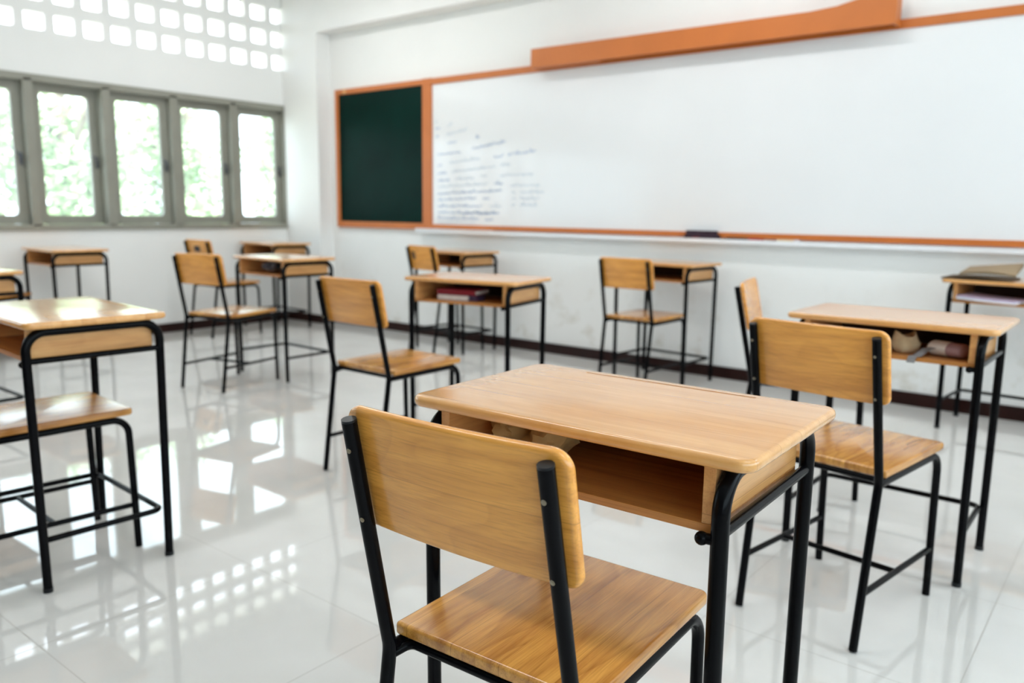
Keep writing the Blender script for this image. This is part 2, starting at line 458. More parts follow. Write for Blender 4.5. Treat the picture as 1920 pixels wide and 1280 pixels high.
# left window band: frame, sashes with panes and handles
win = bpy.data.objects.new('window_1', None); COL.objects.link(win); win.location = (XL, 0, WZ0)
struct(win, 'band of grey-framed casement windows in the left wall')
win.location = (0, 0, 0)
bm = bmesh.new()
FX0, FX1 = XL-0.085, XL+0.018
box(bm, FX0, FX1, WY0, WY1, WZ1-0.05, WZ1, 0.003)
box(bm, FX0, FX1, WY0, WY1, WZ0, WZ0+0.045, 0.003)
box(bm, FX0, FX1, WY1-0.045, WY1, WZ0, WZ1, 0.003)
box(bm, FX0, FX1, WY0, WY0+0.045, WZ0, WZ1, 0.003)
for i in range(1, NB):
    yc = WY1-0.01-i*PITCH
    box(bm, FX0, FX1, yc-0.032, yc+0.032, WZ0+0.03, WZ1-0.03, 0.003)
obj('window_frame', bm, M['frame'], win, smooth=False)
SW, SH = PITCH-0.066, WZ1-WZ0-0.097
MS = Matrix(((0, 0, -1, 0), (1, 0, 0, 0), (0, 1, 0, 0), (0, 0, 0, 1)))
def make_sash():
    bm = bmesh.new()
    ring_prism(bm, SW, SH, 0.362, 0.895, 0.032, 0.034, MS, 6, -SW/2, 0)
    s = obj('sash', bm, M['frame'], win, smooth=False)
    bm = bmesh.new(); box(bm, -0.019, -0.015, -SW/2-0.19, -SW/2+0.19, -0.455, 0.455)
    obj('window_pane', bm, M['glass'], s, smooth=False)
    # casement fastener on the right-hand stile
    bm = bmesh.new()
    box(bm, 0.0, 0.010, -0.036, -0.014, -0.085, 0.005, 0.002)
    tube(bm, fillet([(0.008, -0.026, -0.055), (0.030, -0.026, -0.055), (0.036, -0.070, 0.015)], 0.010, 5), 0.0075, 10)
    obj('window_handle', bm, M['handle'], s)
    return s
sash0 = make_sash()
zc = (WZ0+WZ1)/2-0.002
for i in range(NB):
    s = sash0 if i == 0 else dup(sash0, win)
    y1 = WY1-0.01-i*PITCH-0.034
    s.location = (XL-0.045, y1, zc)
    if i == 3:      # this casement stands a little ajar, hinged on its far (left) stile
        a = math.radians(3.5)
        # rotate about the left stile (y1-SW)
        s.location = (XL-0.045-SW*math.sin(a), y1-SW+SW*math.cos(a), zc)
        s.rotation_euler = (0, 0, a)

# right windows
win2 = bpy.data.objects.new('window_2', None); COL.objects.link(win2); struct(win2)
bm = bmesh.new()
for k in range(9):
    yc = -3.0+0.04+k*(7.3-0.08)/8
    box(bm, XR+0.02, XR+0.10, yc-0.04, yc+0.04, RZ0, RZ1)
for z in (RZ0+0.03, RZ1-0.03): box(bm, XR+0.02, XR+0.10, -3.0, 4.3, z-0.03, z+0.03)
obj('window_frame', bm, M['frame'], win2, smooth=False)
for k in range(8):
    y0 = -3.0+0.08+k*(7.3-0.08)/8
    bm = bmesh.new(); box(bm, XR+0.055, XR+0.06, y0, y0+(7.3-0.08)/8-0.08, RZ0+0.06, RZ1-0.06)
    obj('window_pane', bm, M['glass'], win2, smooth=False)

# ------------------------------------------------------------------ boards on the front wall
P = YF            # wall plane
cb = thing('chalkboard', 'dark green chalkboard in an orange frame left of the whiteboard', 'chalkboard', (-5.36, P, 0.882))
def world(bm, parent, name, mat, **k):
    """mesh built in world coordinates, then parented keeping its place"""
    loc = Vector(parent.location)
    rot = Matrix.Rotation(parent.rotation_euler.z, 4, 'Z')
    inv = (Matrix.Translation(loc) @ rot).inverted()
    bmesh.ops.transform(bm, matrix=inv, verts=bm.verts)
    return obj(name, bm, mat, parent, **k)
bm = bmesh.new()
box(bm, -5.905, -5.862, P-0.03, P-0.001, 0.888, 2.089, 0.002)
box(bm, -5.862, -4.813, P-0.03, P-0.001, 2.046, 2.089, 0.002)
box(bm, -5.862, -4.813, P-0.03, P-0.001, 0.888, 0.940, 0.002)
world(bm, cb, 'frame', M['orange'], smooth=False)
bm = bmesh.new(); box(bm, -5.866, -4.8135, P-0.018, P-0.001, 0.93, 2.05)
world(bm, cb, 'writing_surface', M['green'], smooth=False)
bm = bmesh.new(); box(bm, -5.79, -5.75, P-0.034, P-0.028, 2.050, 2.086, 0.001)
world(bm, cb, 'hanger', simple('pale_tab', lin((226, 170, 110)), 0.5), smooth=False)

wb = thing('whiteboard', 'long white marker board with faded blue handwriting in an orange frame', 'whiteboard', (-2.3, P, 0.898))
WBX1 = 0.9
bm = bmesh.new()
box(bm, -4.812, -4.708, P-0.032, P-0.001, 0.888, 2.092, 0.002)
box(bm, -4.708, WBX1, P-0.032, P-0.001, 2.040, 2.088, 0.002)
box(bm, -4.708, WBX1, P-0.032, P-0.001, 0.900, 0.934, 0.002)
box(bm, WBX1, WBX1+0.05, P-0.032, P-0.001, 0.900, 2.088, 0.002)
world(bm, wb, 'frame', M['orange'], smooth=False)
bm = bmesh.new(); box(bm, -4.712, WBX1+0.01, P-0.020, P-0.001, 0.925, 2.05)
world(bm, wb, 'writing_surface', M['board'], smooth=False)

# handwriting: cursive ribbons, a hair in front of the board
def scribble(bm, x0, x1, z0, z1, h, w, rnd):
    y = P-0.0205
    L = x1-x0; n = max(8, int(L/0.005)); ph = rnd.random()*6; prev = None; last = None
    for i in range(n+1):
        f = i/n
        k = rnd.uniform(0.25, 1.0) if rnd.random() < 0.85 else 0.05
        zz = z0+(z1-z0)*f+h*0.5*math.sin(ph+i*1.9)*k+(h*0.6 if rnd.random() < 0.08 else 0)
        p = Vector((x0+L*f+0.003*math.cos(ph+i*1.9), zz))
        if last is None: last = p-Vector((0.004, 0))
        d = p-last; nrm = Vector((-d.y, d.x)).normalized()*w/2
        cur = [bm.verts.new((p.x+nrm.x, y, p.y+nrm.y)), bm.verts.new((p.x-nrm.x, y, p.y-nrm.y))]
        if prev: bm.faces.new([prev[0], cur[0], cur[1], prev[1]])
        prev = cur; last = p
rnd = random.Random(3)
WR = [(-4.68, -4.65, 1.745, 1.75, 'B'), (-4.68, -4.62, 1.695, 1.70, 'A'), (-4.54, -4.49, 1.71, 1.72, 'B'), (-4.67, -4.64, 1.63, 1.635, 'A'), (-4.55, -4.33, 1.645, 1.675, 'B'),
      (-4.54, -4.45, 1.575, 1.582, 'A'), (-4.24, -4.21, 1.605, 1.61, 'A'),
      (-4.65, -4.40, 1.49, 1.505, 'A'), (-4.28, -3.95, 1.525, 1.565, 'A'),
      (-4.65, -4.60, 1.40, 1.41, 'A'), (-4.52, -4.20, 1.42, 1.45, 'B'), (-4.06, -3.97, 1.455, 1.46, 'A'), (-3.92, -3.66, 1.465, 1.49, 'A'),
      (-4.65, -4.55, 1.34, 1.345, 'A'), (-4.5, -4.04, 1.35, 1.385, 'B'), (-3.99, -3.90, 1.39, 1.395, 'B'),
      (-4.65, -4.52, 1.285, 1.29, 'A'), (-4.46, -4.26, 1.295, 1.30, 'B'), (-4.19, -4.13, 1.315, 1.315, 'B'), (-3.99, -3.68, 1.315, 1.32, 'B'),
      (-4.65, -4.12, 1.235, 1.255, 'B'), (-4.05, -3.97, 1.255, 1.255, 'A'), (-3.90, -3.62, 1.24, 1.24, 'B'),
      (-4.65, -3.97, 1.18, 1.205, 'A'), (-3.88, -3.85, 1.19, 1.19, 'B'), (-3.80, -3.58, 1.19, 1.19, 'B'),
      (-4.65, -4.24, 1.13, 1.145, 'A'), (-4.17, -4.10, 1.145, 1.145, 'A'), (-3.88, -3.84, 1.14, 1.14, 'B'), (-3.80, -3.62, 1.14, 1.145, 'B'),
      (-4.65, -4.17, 1.08, 1.085, 'A'), (-4.1, -3.98, 1.085, 1.085, 'B'), (-3.88, -3.85, 1.095, 1.095, 'B'), (-3.80, -3.64, 1.095, 1.095, 'B'),
      (-4.65, -4.0, 1.03, 1.035, 'A'), (-4.4, -4.02, 1.026, 1.03, 'A'),
      (-4.65, -4.21, 0.985, 0.985, 'A'), (-4.14, -4.06, 0.98, 0.98, 'A'), (-4.65, -4.24, 0.95, 0.955, 'B')]
for x0, x1, z0, z1, k in WR:
    bm = bmesh.new(); scribble(bm, x0, x1, z0, z1, 0.026, 0.0055 if k == 'A' else 0.0045, rnd)
    world(bm, wb, 'handwriting', M['ink'] if k == 'A' else M['ink_pale'], smooth=False)

# tray under the board
tray = thing('marker_tray', 'white ledge running under the whiteboard', 'ledge', (-2.2, P, 0.866))
bm = bmesh.new()
box(bm, -4.86, WBX1, P-0.072, P-0.001, 0.866, 0.886, 0.003)
world(bm, tray, 'ledge', M['tray'], smooth=False)
bm = bmesh.new(); box(bm, -4.86, WBX1, P-0.072, P-0.064, 0.8845, 0.893, 0.002)
world(bm, tray, 'lip', M['tray'], smooth=False)
bm = bmesh.new(); box(bm, -4.86, -4.05, P-0.078, P-0.034, 0.8925, 0.8985, 0.001)
world(bm, tray, 'cover_strip', M['tray'], smooth=False)

# pelmet over the board
pel = thing('pelmet_box', 'long orange pelmet box fixed over the top edge of the whiteboard', 'pelmet', (-2.45, P, 2.06))
D2 = 0.13
PX0, PX1 = -3.634, -1.222
def prism_xz(bm, prof, y0, y1):
    a = [bm.verts.new((x, y0, z)) for x, z in prof]; b = [bm.verts.new((x, y1, z)) for x, z in prof]
    n = len(prof)
    for k in range(n): bm.faces.new([a[k], a[(k+1) % n], b[(k+1) % n], b[k]])
    bm.faces.new(a); bm.faces.new(b[::-1])
bm = bmesh.new()
prism_xz(bm, [(PX0, 2.050), (PX1, 2.050), (PX1, 2.215), (-1.36, 2.211), (-1.45, 2.196), (-1.53, 2.180), (-1.68, 2.170), (PX0, 2.180)], P-D2, P-D2+0.016)
world(bm, pel, 'front_board', M['orange'], smooth=False)
for xa in (PX0, PX1-0.016):
    bm = bmesh.new(); box(bm, xa, xa+0.016, P-D2+0.016, P-0.033, 2.050, 2.172 if xa == PX0 else 2.205)
    world(bm, pel, 'end_board', M['orange'], smooth=False)
bm = bmesh.new(); box(bm, PX0+0.016, PX1-0.016, P-D2+0.016, P-0.001, 2.146, 2.160)
world(bm, pel, 'top_board', M['orange'], smooth=False)
bm = bmesh.new(); box(bm, PX0+0.016, -3.09, P-D2+0.016, P-0.033, 2.051, 2.061)
world(bm, pel, 'bottom_board', M['orange'], smooth=False)

# things on the tray
TZ = 0.8865
er = thing('board_eraser', 'dark felt board eraser lying on the whiteboard ledge', 'eraser', (-2.30, P-0.048, TZ))
bm = bmesh.new(); box(bm, -0.118, 0.118, -0.015, 0.022, 0, 0.032, 0.004); obj('felt_pad', bm, M['felt'], er)
bm = bmesh.new(); box(bm, -0.108, 0.100, -0.013, 0.020, 0.0315, 0.056, 0.006); obj('back', bm, M['felt'], er)
bm = bmesh.new(); box(bm, -0.06, -0.01, -0.0156, -0.0152, 0.004, 0.016); obj('tag', bm, M['eraser_red'], er, smooth=False)
pn = thing('marker_pen', 'red and black marker pen lying right of the eraser on the ledge', 'marker', (-2.02, P-0.050, TZ+0.009))
bm = bmesh.new(); tube(bm, [(-0.115, 0, 0), (0.03, 0, 0)], 0.009, 12); obj('barrel', bm, M['blackpen'], pn)
bm = bmesh.new(); tube(bm, [(0.03, 0, 0), (0.105, 0, 0)], 0.0095, 12); tube(bm, [(0.105, 0, 0), (0.125, 0, 0)], 0.006, 10); obj('pen_cap', bm, M['redpen'], pn)
pn2 = thing('marker_pen', 'pale yellowish marker pen lying furthest right on the ledge', 'marker', (-1.75, P-0.046, TZ+0.008))
bm = bmesh.new(); tube(bm, [(-0.06, 0, 0), (0.04, 0, 0)], 0.008, 12); obj('barrel', bm, simple('pale_pen', lin((214, 196, 160)), 0.4), pn2)
bm = bmesh.new(); tube(bm, [(0.04, 0, 0), (0.075, 0, 0)], 0.0085, 12); obj('pen_cap', bm, simple('pen_cap_grey', lin((200, 200, 206)), 0.4), pn2)

# ------------------------------------------------------------------ desk
DW, DD, DH, DT = 0.586, 0.378, 0.75, 0.0185
def make_desk():
    root = thing('school_desk', '', 'desk')
    # top with a pencil groove cut near the far edge
    bm = bmesh.new(); slab(bm, DW, DD, DT, 0.026, 0.0075, 7, 5)
    bmesh.ops.translate(bm, verts=bm.verts, vec=(0, 0, DH-DT))
    top = obj('desktop', bm, M['wood_top'], root, angle=50)
    bm = bmesh.new(); box(bm, -0.165, 0.165, 0.160, 0.1655, DH-0.006, DH+0.004)
    cut = obj('cutter', bm, M['wood_box'])
    md = top.modifiers.new('groove', 'BOOLEAN'); md.operation = 'DIFFERENCE'; md.object = cut; md.solver = 'EXACT'
    dg = bpy.context.evaluated_depsgraph_get()
    me = bpy.data.meshes.new_from_object(top.evaluated_get(dg))
    top.modifiers.clear(); top.data = me
    bpy.data.objects.remove(cut)
    for p in me.polygons: p.use_smooth = True
    me.set_sharp_from_angle(angle=math.radians(30))
    ZB = 0.637
    zt = DH-DT
    for s in (-1, 1):
        bm = bmesh.new(); xa, xb = sorted((s*0.238, s*0.221)); box(bm, xa, xb, -0.168, 0.160, ZB+0.0125, zt, 0.001)
        obj('side_panel', bm, M['wood_side'], root, smooth=False)
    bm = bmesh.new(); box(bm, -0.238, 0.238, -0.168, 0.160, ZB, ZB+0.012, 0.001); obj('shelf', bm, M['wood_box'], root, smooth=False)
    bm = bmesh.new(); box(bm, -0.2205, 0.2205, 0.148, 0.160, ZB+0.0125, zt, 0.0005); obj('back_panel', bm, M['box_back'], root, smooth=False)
    R = 0.0120
    for s in (-1, 1):
        bm = bmesh.new(); x = s*0.2508
        tube(bm, fillet([(x, -0.170, 0.004), (x, -0.1775, zt-R), (x, 0.1775, zt-R), (x, 0.170, 0.004)], 0.052, 10), R, 18)
        lf = obj('leg_frame', bm, M['steel'], root)
        for yy in (-0.170, 0.170):
            bm = bmesh.new(); tube(bm, [(x, yy, 0), (x, yy, 0.012)], R+0.0012, 16); obj('foot_cap', bm, M['cap'], lf)
        bm = bmesh.new(); tube(bm, [(x, -0.172, 0.643), (x, 0.172, 0.643)], 0.0082, 14); obj('side_rail', bm, M['steel'], root)
    bm = bmesh.new()
    tube(bm, fillet([(-0.246, -0.165, 0.146), (-0.240, 0.160, 0.146), (0.240, 0.160, 0.146), (0.246, -0.165, 0.146)], 0.03, 8), 0.0085, 14)
    obj('foot_rail', bm, M['steel'], root)
    bm = bmesh.new()
    tube(bm, [(0.246, -0.177, 0.634), (0.228, -0.179, 0.634)], 0.0075, 12)
    rr = bmesh.ops.create_uvsphere(bm, u_segments=16, v_segments=10, radius=0.0095)
    for v in rr['verts']: v.co += Vector((0.2275, -0.180, 0.6335))
    obj('bag_hook', bm, M['steel'], root)
    return root

# ------------------------------------------------------------------ chair
PT = (0.157, -0.285, 0.7736); BN = (0.160, -0.211, 0.4224)
def post_y(z): return BN[1]+(PT[1]-BN[1])*(z-BN[2])/(PT[2]-BN[2])
def back_y(x, z): return post_y(z)+0.0125+0.32*(x*x-0.157*0.157)
BW, BZ_0, BZ_1, BT = 0.358, 0.612, 0.790, 0.0145
def back_board(w, z0, z1, t, r, e, nx=24, lift=0.0):
    """curved rounded board lying on the posts (local y forward)"""
    bm = bmesh.new()
    tilt = (PT[1]-BN[1])/(PT[2]-BN[2]); L = math.sqrt(1+tilt*tilt)
    h = (z1-z0)*L
    slab(bm, w, h, t, r, e, 7, 4)
    # cross cuts so the board can bend
    for k in range(1, nx):
        x = -w/2+w*k/nx
        bmesh.ops.bisect_plane(bm, geom=bm.verts[:]+bm.edges[:]+bm.faces[:], plane_co=(x, 0, 0), plane_no=(1, 0, 0))
    up = Vector((0, tilt, 1)).normalized(); fw = Vector((0, up.z, -up.y))
    zm = (z0+z1)/2
    for v in bm.verts:
        x, b, d = v.co
        base = Vector((x, back_y(x, zm), zm))
        v.co = base+up*b+fw*(d+lift)
    return bm
def make_chair():
    root = thing('school_chair', '', 'chair')
    bm = bmesh.new(); slab(bm, 0.338, 0.3825, 0.021, (0.016, 0.016, 0.006, 0.006), 0.006, 6, 4)
    bmesh.ops.translate(bm, verts=bm.verts, vec=(0, 0, 0.445-0.021)); obj('seat', bm, M['wood_seat'], root, angle=50)
    obj('backrest', back_board(BW, BZ_0, BZ_1, BT, (0.026, 0.026, 0.018, 0.018), 0.0055), M['wood_back'], root, angle=50)
    R = 0.0106
    for s in (-1, 1):
        bm = bmesh.new()
        top = Vector((s*PT[0], PT[1], PT[2])); bn = Vector((s*BN[0], BN[1], 0.418)); bot = Vector((s*0.157, -0.271, 0.0))
        tube(bm, fillet([top, bn, bot+Vector((0, 0, 0.004))], 0.06, 6), R, 18)
        p = obj('back_post', bm, M['steel'], root)
        d = (top-bn).normalized()
        bm = bmesh.new(); tube(bm, [top-d*0.002, top+d*0.0022, top+d*0.0035], R*0.985, 18); obj('end_cap', bm, M['cap'], p)
        for zz in (0.735, 0.632):
            bm = bmesh.new()
            c = Vector((s*(PT[0]-0.0005), post_y(zz), zz))
            back = Vector((0, -d.z, d.y))
            tube(bm, [c+back*(R-0.002), c+back*(R+0.0006)], 0.0036, 12)
            tube(bm, [c+back*(R+0.0004), c+back*(R+0.0011)], 0.0019, 8)
            obj('screw', bm, M['screw'], p)
        bm = bmesh.new()
        tube(bm, fillet([(s*0.160, -0.206, 0.4135), (s*0.158, 0.176, 0.4135), (s*0.158, 0.186, 0.0)], 0.05, 10), R*0.98, 18)
        obj('front_leg', bm, M['steel'], root)
        bm = bmesh.new(); tube(bm, [(s*0.1575, -0.2495, 0.142), (s*0.158, 0.182, 0.138)], 0.008, 14); obj('side_stretcher', bm, M['steel'], root)
    bm = bmesh.new(); tube(bm, [(-0.157, -0.048, 0.140), (0.157, -0.048, 0.140)], 0.0075, 14); obj('cross_stretcher', bm, M['steel'], root)
    bm = bmesh.new(); tube(bm, fillet([(-0.158, -0.208, 0.405), (-0.145, -0.182, 0.4145), (0.145, -0.182, 0.4145), (0.158, -0.208, 0.405)], 0.02, 5), 0.0075, 12); obj('seat_rail', bm, M['steel'], root)
    return root

DESKS = {'D1': (-0.6602, 1.1157, 0.027), 'D2': (-0.6045, 2.6963, -0.0122), 'D3': (-0.5235, 4.5907, -0.0724), 'D4': (-2.4206, 4.5977, -0.0639),
         'D5': (-2.4493, 2.8268, 0.1867), 'D6': (-4.1844, 4.5669, -0.0534), 'D7': (-4.3316, 3.1208, -0.0262), 'D8': (-6.141, 4.3368, -0.0662),
         'D9': (-6.0966, 2.5472, -0.038), 'D10': (-2.5325, 1.0332, -0.0627), 'D11': (-4.3963, 1.3443, -0.0012)}
DLAB = {'D1': 'wooden school desk in the centre foreground, nearest the camera, with tan cloth inside',
        'D2': 'wooden school desk on the right holding a beige pouch and a pencil case inside',
        'D3': 'wooden school desk at the right edge with brown folders lying on its top',
        'D4': 'empty wooden school desk below the right part of the whiteboard, chair tucked at its left',
        'D5': 'wooden school desk in the middle of the room holding a maroon book inside',
        'D6': 'wooden school desk by the front wall, behind the desk with the maroon book',
        'D7': 'wooden school desk holding a crumpled clear bag, below the chalkboard corner',
        'D8': 'wooden school desk furthest back in the corner under the last window',
        'D9': 'wooden school desk against the left wall under the window band',
        'D10': 'large near wooden school desk on the left with window light on its top',
        'D11': 'wooden school desk cut off by the left edge of the photo'}
CHAIRS = {'C1': (-0.6739, 0.976, 0.0439), 'C2': (-0.5964, 2.248, -0.1477), 'C3': (-1.0123, 3.1754, -1.3224), 'C4': (-2.3989, 4.3303, -0.0218),
          'C5': (-2.3977, 2.2813, -0.0032), 'C6': (-4.172, 4.498, -0.1927), 'C7': (-4.3142, 2.739, 0.2456), 'C8': (-6.0622, 3.8151, 0.0145),
          'C9': (-2.5738, 0.9835, -0.0567), 'C10': (-6.255, 2.10, 0.35)}
CLAB = {'C1': 'nearest wooden chair in the foreground, its backrest turned to the camera',
        'C2': 'wooden chair on the right in front of the desk with the pouch',
        'C3': 'wooden chair turned sideways, its backrest showing behind the right-hand chair',
        'C4': 'wooden chair by the front wall at the empty desk under the whiteboard',
        'C5': 'wooden chair in the middle, left of and behind the foreground chair',
        'C6': 'far wooden chair with a small dark patch on the left of its backrest',
        'C7': 'wooden chair at the desk holding a clear bag, window light on its seat',
        'C8': 'far wooden chair with a dark smudge mid-backrest, nearest the room corner',
        'C9': 'wooden chair pushed under the large near desk on the left',
        'C10': 'wooden chair at the left wall, only a seat corner showing by the left edge'}
desk0 = make_desk(); desk = {}
for i, (k, (x, y, a)) in enumerate(DESKS.items()):
    o = desk0 if i == 0 else dup(desk0)
    o.location = (x, y, 0); o.rotation_euler = (0, 0, a); o['label'] = DLAB[k]; o['group'] = 'school desks'; desk[k] = o
chair0 = make_chair(); chair = {}
for i, (k, (x, y, a)) in enumerate(CHAIRS.items()):
    o = chair0 if i == 0 else dup(chair0)
    o.location = (x, y, 0); o.rotation_euler = (0, 0, a); o['label'] = CLAB[k]; o['group'] = 'school chairs'; chair[k] = o

# dark patches stuck on the backs of two far chairs
def patch(ch, x0, x1, z0, z1, name):
    bmx = bmesh.new()
    tilt = (PT[1]-BN[1])/(PT[2]-BN[2]); up = Vector((0, tilt, 1)).normalized(); fw = Vector((0, up.z, -up.y)); zm = (BZ_0+BZ_1)/2
    def pt(x, z, d):
        b = (z-zm)*math.sqrt(1+tilt*tilt)
        return Vector((x, back_y(x, zm), zm))+up*b+fw*d
    n = 6
    for k in range(n):
        xa, xb = x0+(x1-x0)*k/n, x0+(x1-x0)*(k+1)/n
        bmx.faces.new([bmx.verts.new(pt(*q)) for q in ((xa, z0, -0.0006), (xb, z0, -0.0006), (xb, z1, -0.0006), (xa, z1, -0.0006))])
    br = [c for c in ch.children if c.name.startswith('backrest')][0]
    o = obj(name, bmx, M['sticker'], br); o['label'] = 'small dark sticker'
    return o
patch(chair['C6'], -0.122, -0.080, 0.69, 0.745, 'sticker')
patch(chair['C8'], -0.05, 0.035, 0.695, 0.740, 'sticker')

# ------------------------------------------------------------------ things in and on the desks
SZ = 0.6492     # shelf top
def onto(k, name, label, cat, lx, ly, lz, rz=0.0, group=None):
    x, y, a = DESKS[k]; c, s = math.cos(a), math.sin(a)
    return thing(name, label, cat, (x+c*lx-s*ly, y+s*lx+c*ly, lz), a+rz, group)

# D1: tan bundle of cloth
t = onto('D1', 'cloth_bundle', 'tan crumpled cloth bundle inside the foreground desk', 'cloth', -0.14, -0.05, SZ)
bm = bmesh.new(); blob(bm, (-0.034, 0.0, 0.039), (0.034, 0.045, 0.029), 0.18, 30, 3, 1); obj('lump', bm, M['tan'], t)
bm = bmesh.new(); blob(bm, (0.01, 0.012, 0.023), (0.045, 0.03, 0.016), 0.15, 30, 3, 2); obj('fold', bm, M['tan'], t)
bm = bmesh.new(); blob(bm, (0.054, -0.012, 0.039), (0.040, 0.040, 0.029), 0.18, 30, 3, 5); obj('lump', bm, M['tan'], t)

# D2: open pouch, strap, pencil case
t = onto('D2', 'pouch', 'small open beige cloth pouch inside the right-hand desk', 'pouch', 0.036, -0.085, SZ)
bm = bmesh.new()
N = 28; prof = [(0.0, 0.0), (0.028, 0.0), (0.036, 0.010), (0.039, 0.026), (0.034, 0.042), (0.028, 0.056), (0.025, 0.054), (0.029, 0.040), (0.030, 0.018), (0.0, 0.008)]
rings = []
for r_, z_ in prof:
    ring = []
    for k in range(N):
        a = 2*PI*k/N
        w = 1+0.10*math.sin(3*a+z_*60)+0.05*math.sin(7*a)
        dz = (0.008*math.sin(2*a+0.6)) if z_ > 0.05 else 0
        ring.append(bm.verts.new((r_*w*math.cos(a), r_*w*0.85*math.sin(a), z_+dz)))
    rings.append(ring)
for a_, b_ in zip(rings, rings[1:]):
    for k in range(N): bm.faces.new([a_[k], a_[(k+1) % N], b_[(k+1) % N], b_[k]])
bmesh.ops.remove_doubles(bm, verts=bm.verts, dist=1e-5)
obj('body', bm, M['beige'], t, angle=70)
t = onto('D2', 'pencil_case', 'white and mauve soft pencil case inside the right-hand desk', 'pencil case', 0.150, -0.085, SZ, -0.35)
def sausage(bm, x0, x1, ry, rz, z, n=20, end0=True, end1=True):
    L = x1-x0; st = []
    for k in range(11):
        f = k/10; s = 1.0
        if end0 and f < 0.25: s = math.sqrt(max(0.02, 1-((0.25-f)/0.25)**2))
        if end1 and f > 0.75: s = min(s, math.sqrt(max(0.02, 1-((f-0.75)/0.25)**2)))
        st.append((x0+L*f, s))
    rs = []
    for x, s in st: rs.append([bm.verts.new((x, ry*s*math.cos(2*PI*k/n), z+rz*s*math.sin(2*PI*k/n))) for k in range(n)])
    for a_, b_ in zip(rs, rs[1:]):
        for k in range(n): bm.faces.new([a_[k], a_[(k+1) % n], b_[(k+1) % n], b_[k]])
    bm.faces.new(rs[0]); bm.faces.new(rs[-1][::-1])
bm = bmesh.new(); sausage(bm, -0.052, 0.012, 0.031, 0.0215, 0.022, end1=False); o = obj('body', bm, M['case_white'], t, angle=60); o['label'] = 'white half'
bm = bmesh.new(); sausage(bm, 0.012, 0.060, 0.0305, 0.021, 0.022, end0=False); o = obj('end_panel', bm, M['case_mauve'], t, angle=60); o['label'] = 'mauve half'
t = onto('D2', 'strap', 'flat grey strap hanging over the shelf edge of the right-hand desk', 'strap', 0.085, -0.15, SZ)
def ribbon(bm, path, w, th, side):
    path = [Vector(p) for p in path]; side = Vector(side).normalized()
    sec = []
    for i, p in enumerate(path):
        tg = (path[min(i+1, len(path)-1)]-path[max(i-1, 0)]).normalized(); nm = tg.cross(side).normalized()
        sec.append([bm.verts.new(p+side*w/2*a+nm*th/2*b) for a, b in ((-1, -1), (1, -1), (1, 1), (-1, 1))])
    for a_, b_ in zip(sec, sec[1:]):
        for k in range(4): bm.faces.new([a_[k], a_[(k+1) % 4], b_[(k+1) % 4], b_[k]])
    bm.faces.new(sec[0]); bm.faces.new(sec[-1][::-1])
bm = bmesh.new()
ribbon(bm, fillet([(0.035, 0.05, 0.024), (0.020, 0.025, 0.022), (0.004, -0.010, 0.004), (-0.006, -0.0225, 0.003), (-0.010, -0.0235, -0.016)], 0.004, 4), 0.022, 0.0022, (1, 0, 0))
obj('band', bm, M['grey'], t)

# D5: books in the tray
t = onto('D5', 'book', 'white-paged notebook lying under a maroon book in the middle desk', 'book', -0.05, -0.075, SZ, 0.0, 'books in the middle desk')
bm = bmesh.new(); box(bm, -0.088, 0.072, -0.055, 0.075, 0.002, 0.022, 0.001); obj('pages', bm, M['page'], t, smooth=False)
bm = bmesh.new(); box(bm, -0.090, 0.074, -0.057, 0.077, 0.0, 0.0019); box(bm, -0.090, 0.074, -0.053, 0.077, 0.0221, 0.0235); obj('cover', bm, simple('grey_cover', lin((120, 110, 116)), 0.5), t, smooth=False)
t = onto('D5', 'book', 'maroon book lying on a white-paged notebook in the middle desk', 'book', -0.045, -0.060, SZ+0.0238, 0.05, 'books in the middle desk')
bm = bmesh.new(); box(bm, -0.100, 0.096, -0.066, 0.070, 0.0, 0.0235, 0.003); obj('cover', bm, M['red'], t)
bm = bmesh.new(); box(bm, -0.096, 0.0975, -0.06, 0.071, 0.004, 0.0195); obj('pages', bm, M['page'], t, smooth=False)
t = onto('D5', 'pencil_tin', 'dark purple pencil tin beside the books in the middle desk', 'tin', 0.048, -0.10, SZ)
bm = bmesh.new(); box(bm, -0.020, 0.020, -0.03, 0.05, 0.0, 0.018, 0.005); obj('body', bm, M['darkcover'], t)
bm = bmesh.new(); box(bm, -0.0205, 0.0205, -0.0305, 0.0505, 0.0182, 0.0235, 0.003); obj('lid', bm, M['darkcover'], t)

# D7: clear crumpled bag
t = onto('D7', 'plastic_bag', 'crumpled clear plastic bag inside the desk below the chalkboard', 'bag', 0.0, -0.09, SZ)
bm = bmesh.new(); blob(bm, (0, 0, 0.043), (0.062, 0.05, 0.027), 0.35, 60, 4, 3); obj('body', bm, M['bag'], t, angle=20)
bm = bmesh.new(); blob(bm, (0.05, -0.02, 0.042), (0.02, 0.015, 0.02), 0.4, 60, 3, 9); obj('knot', bm, M['bag'], t, angle=20)

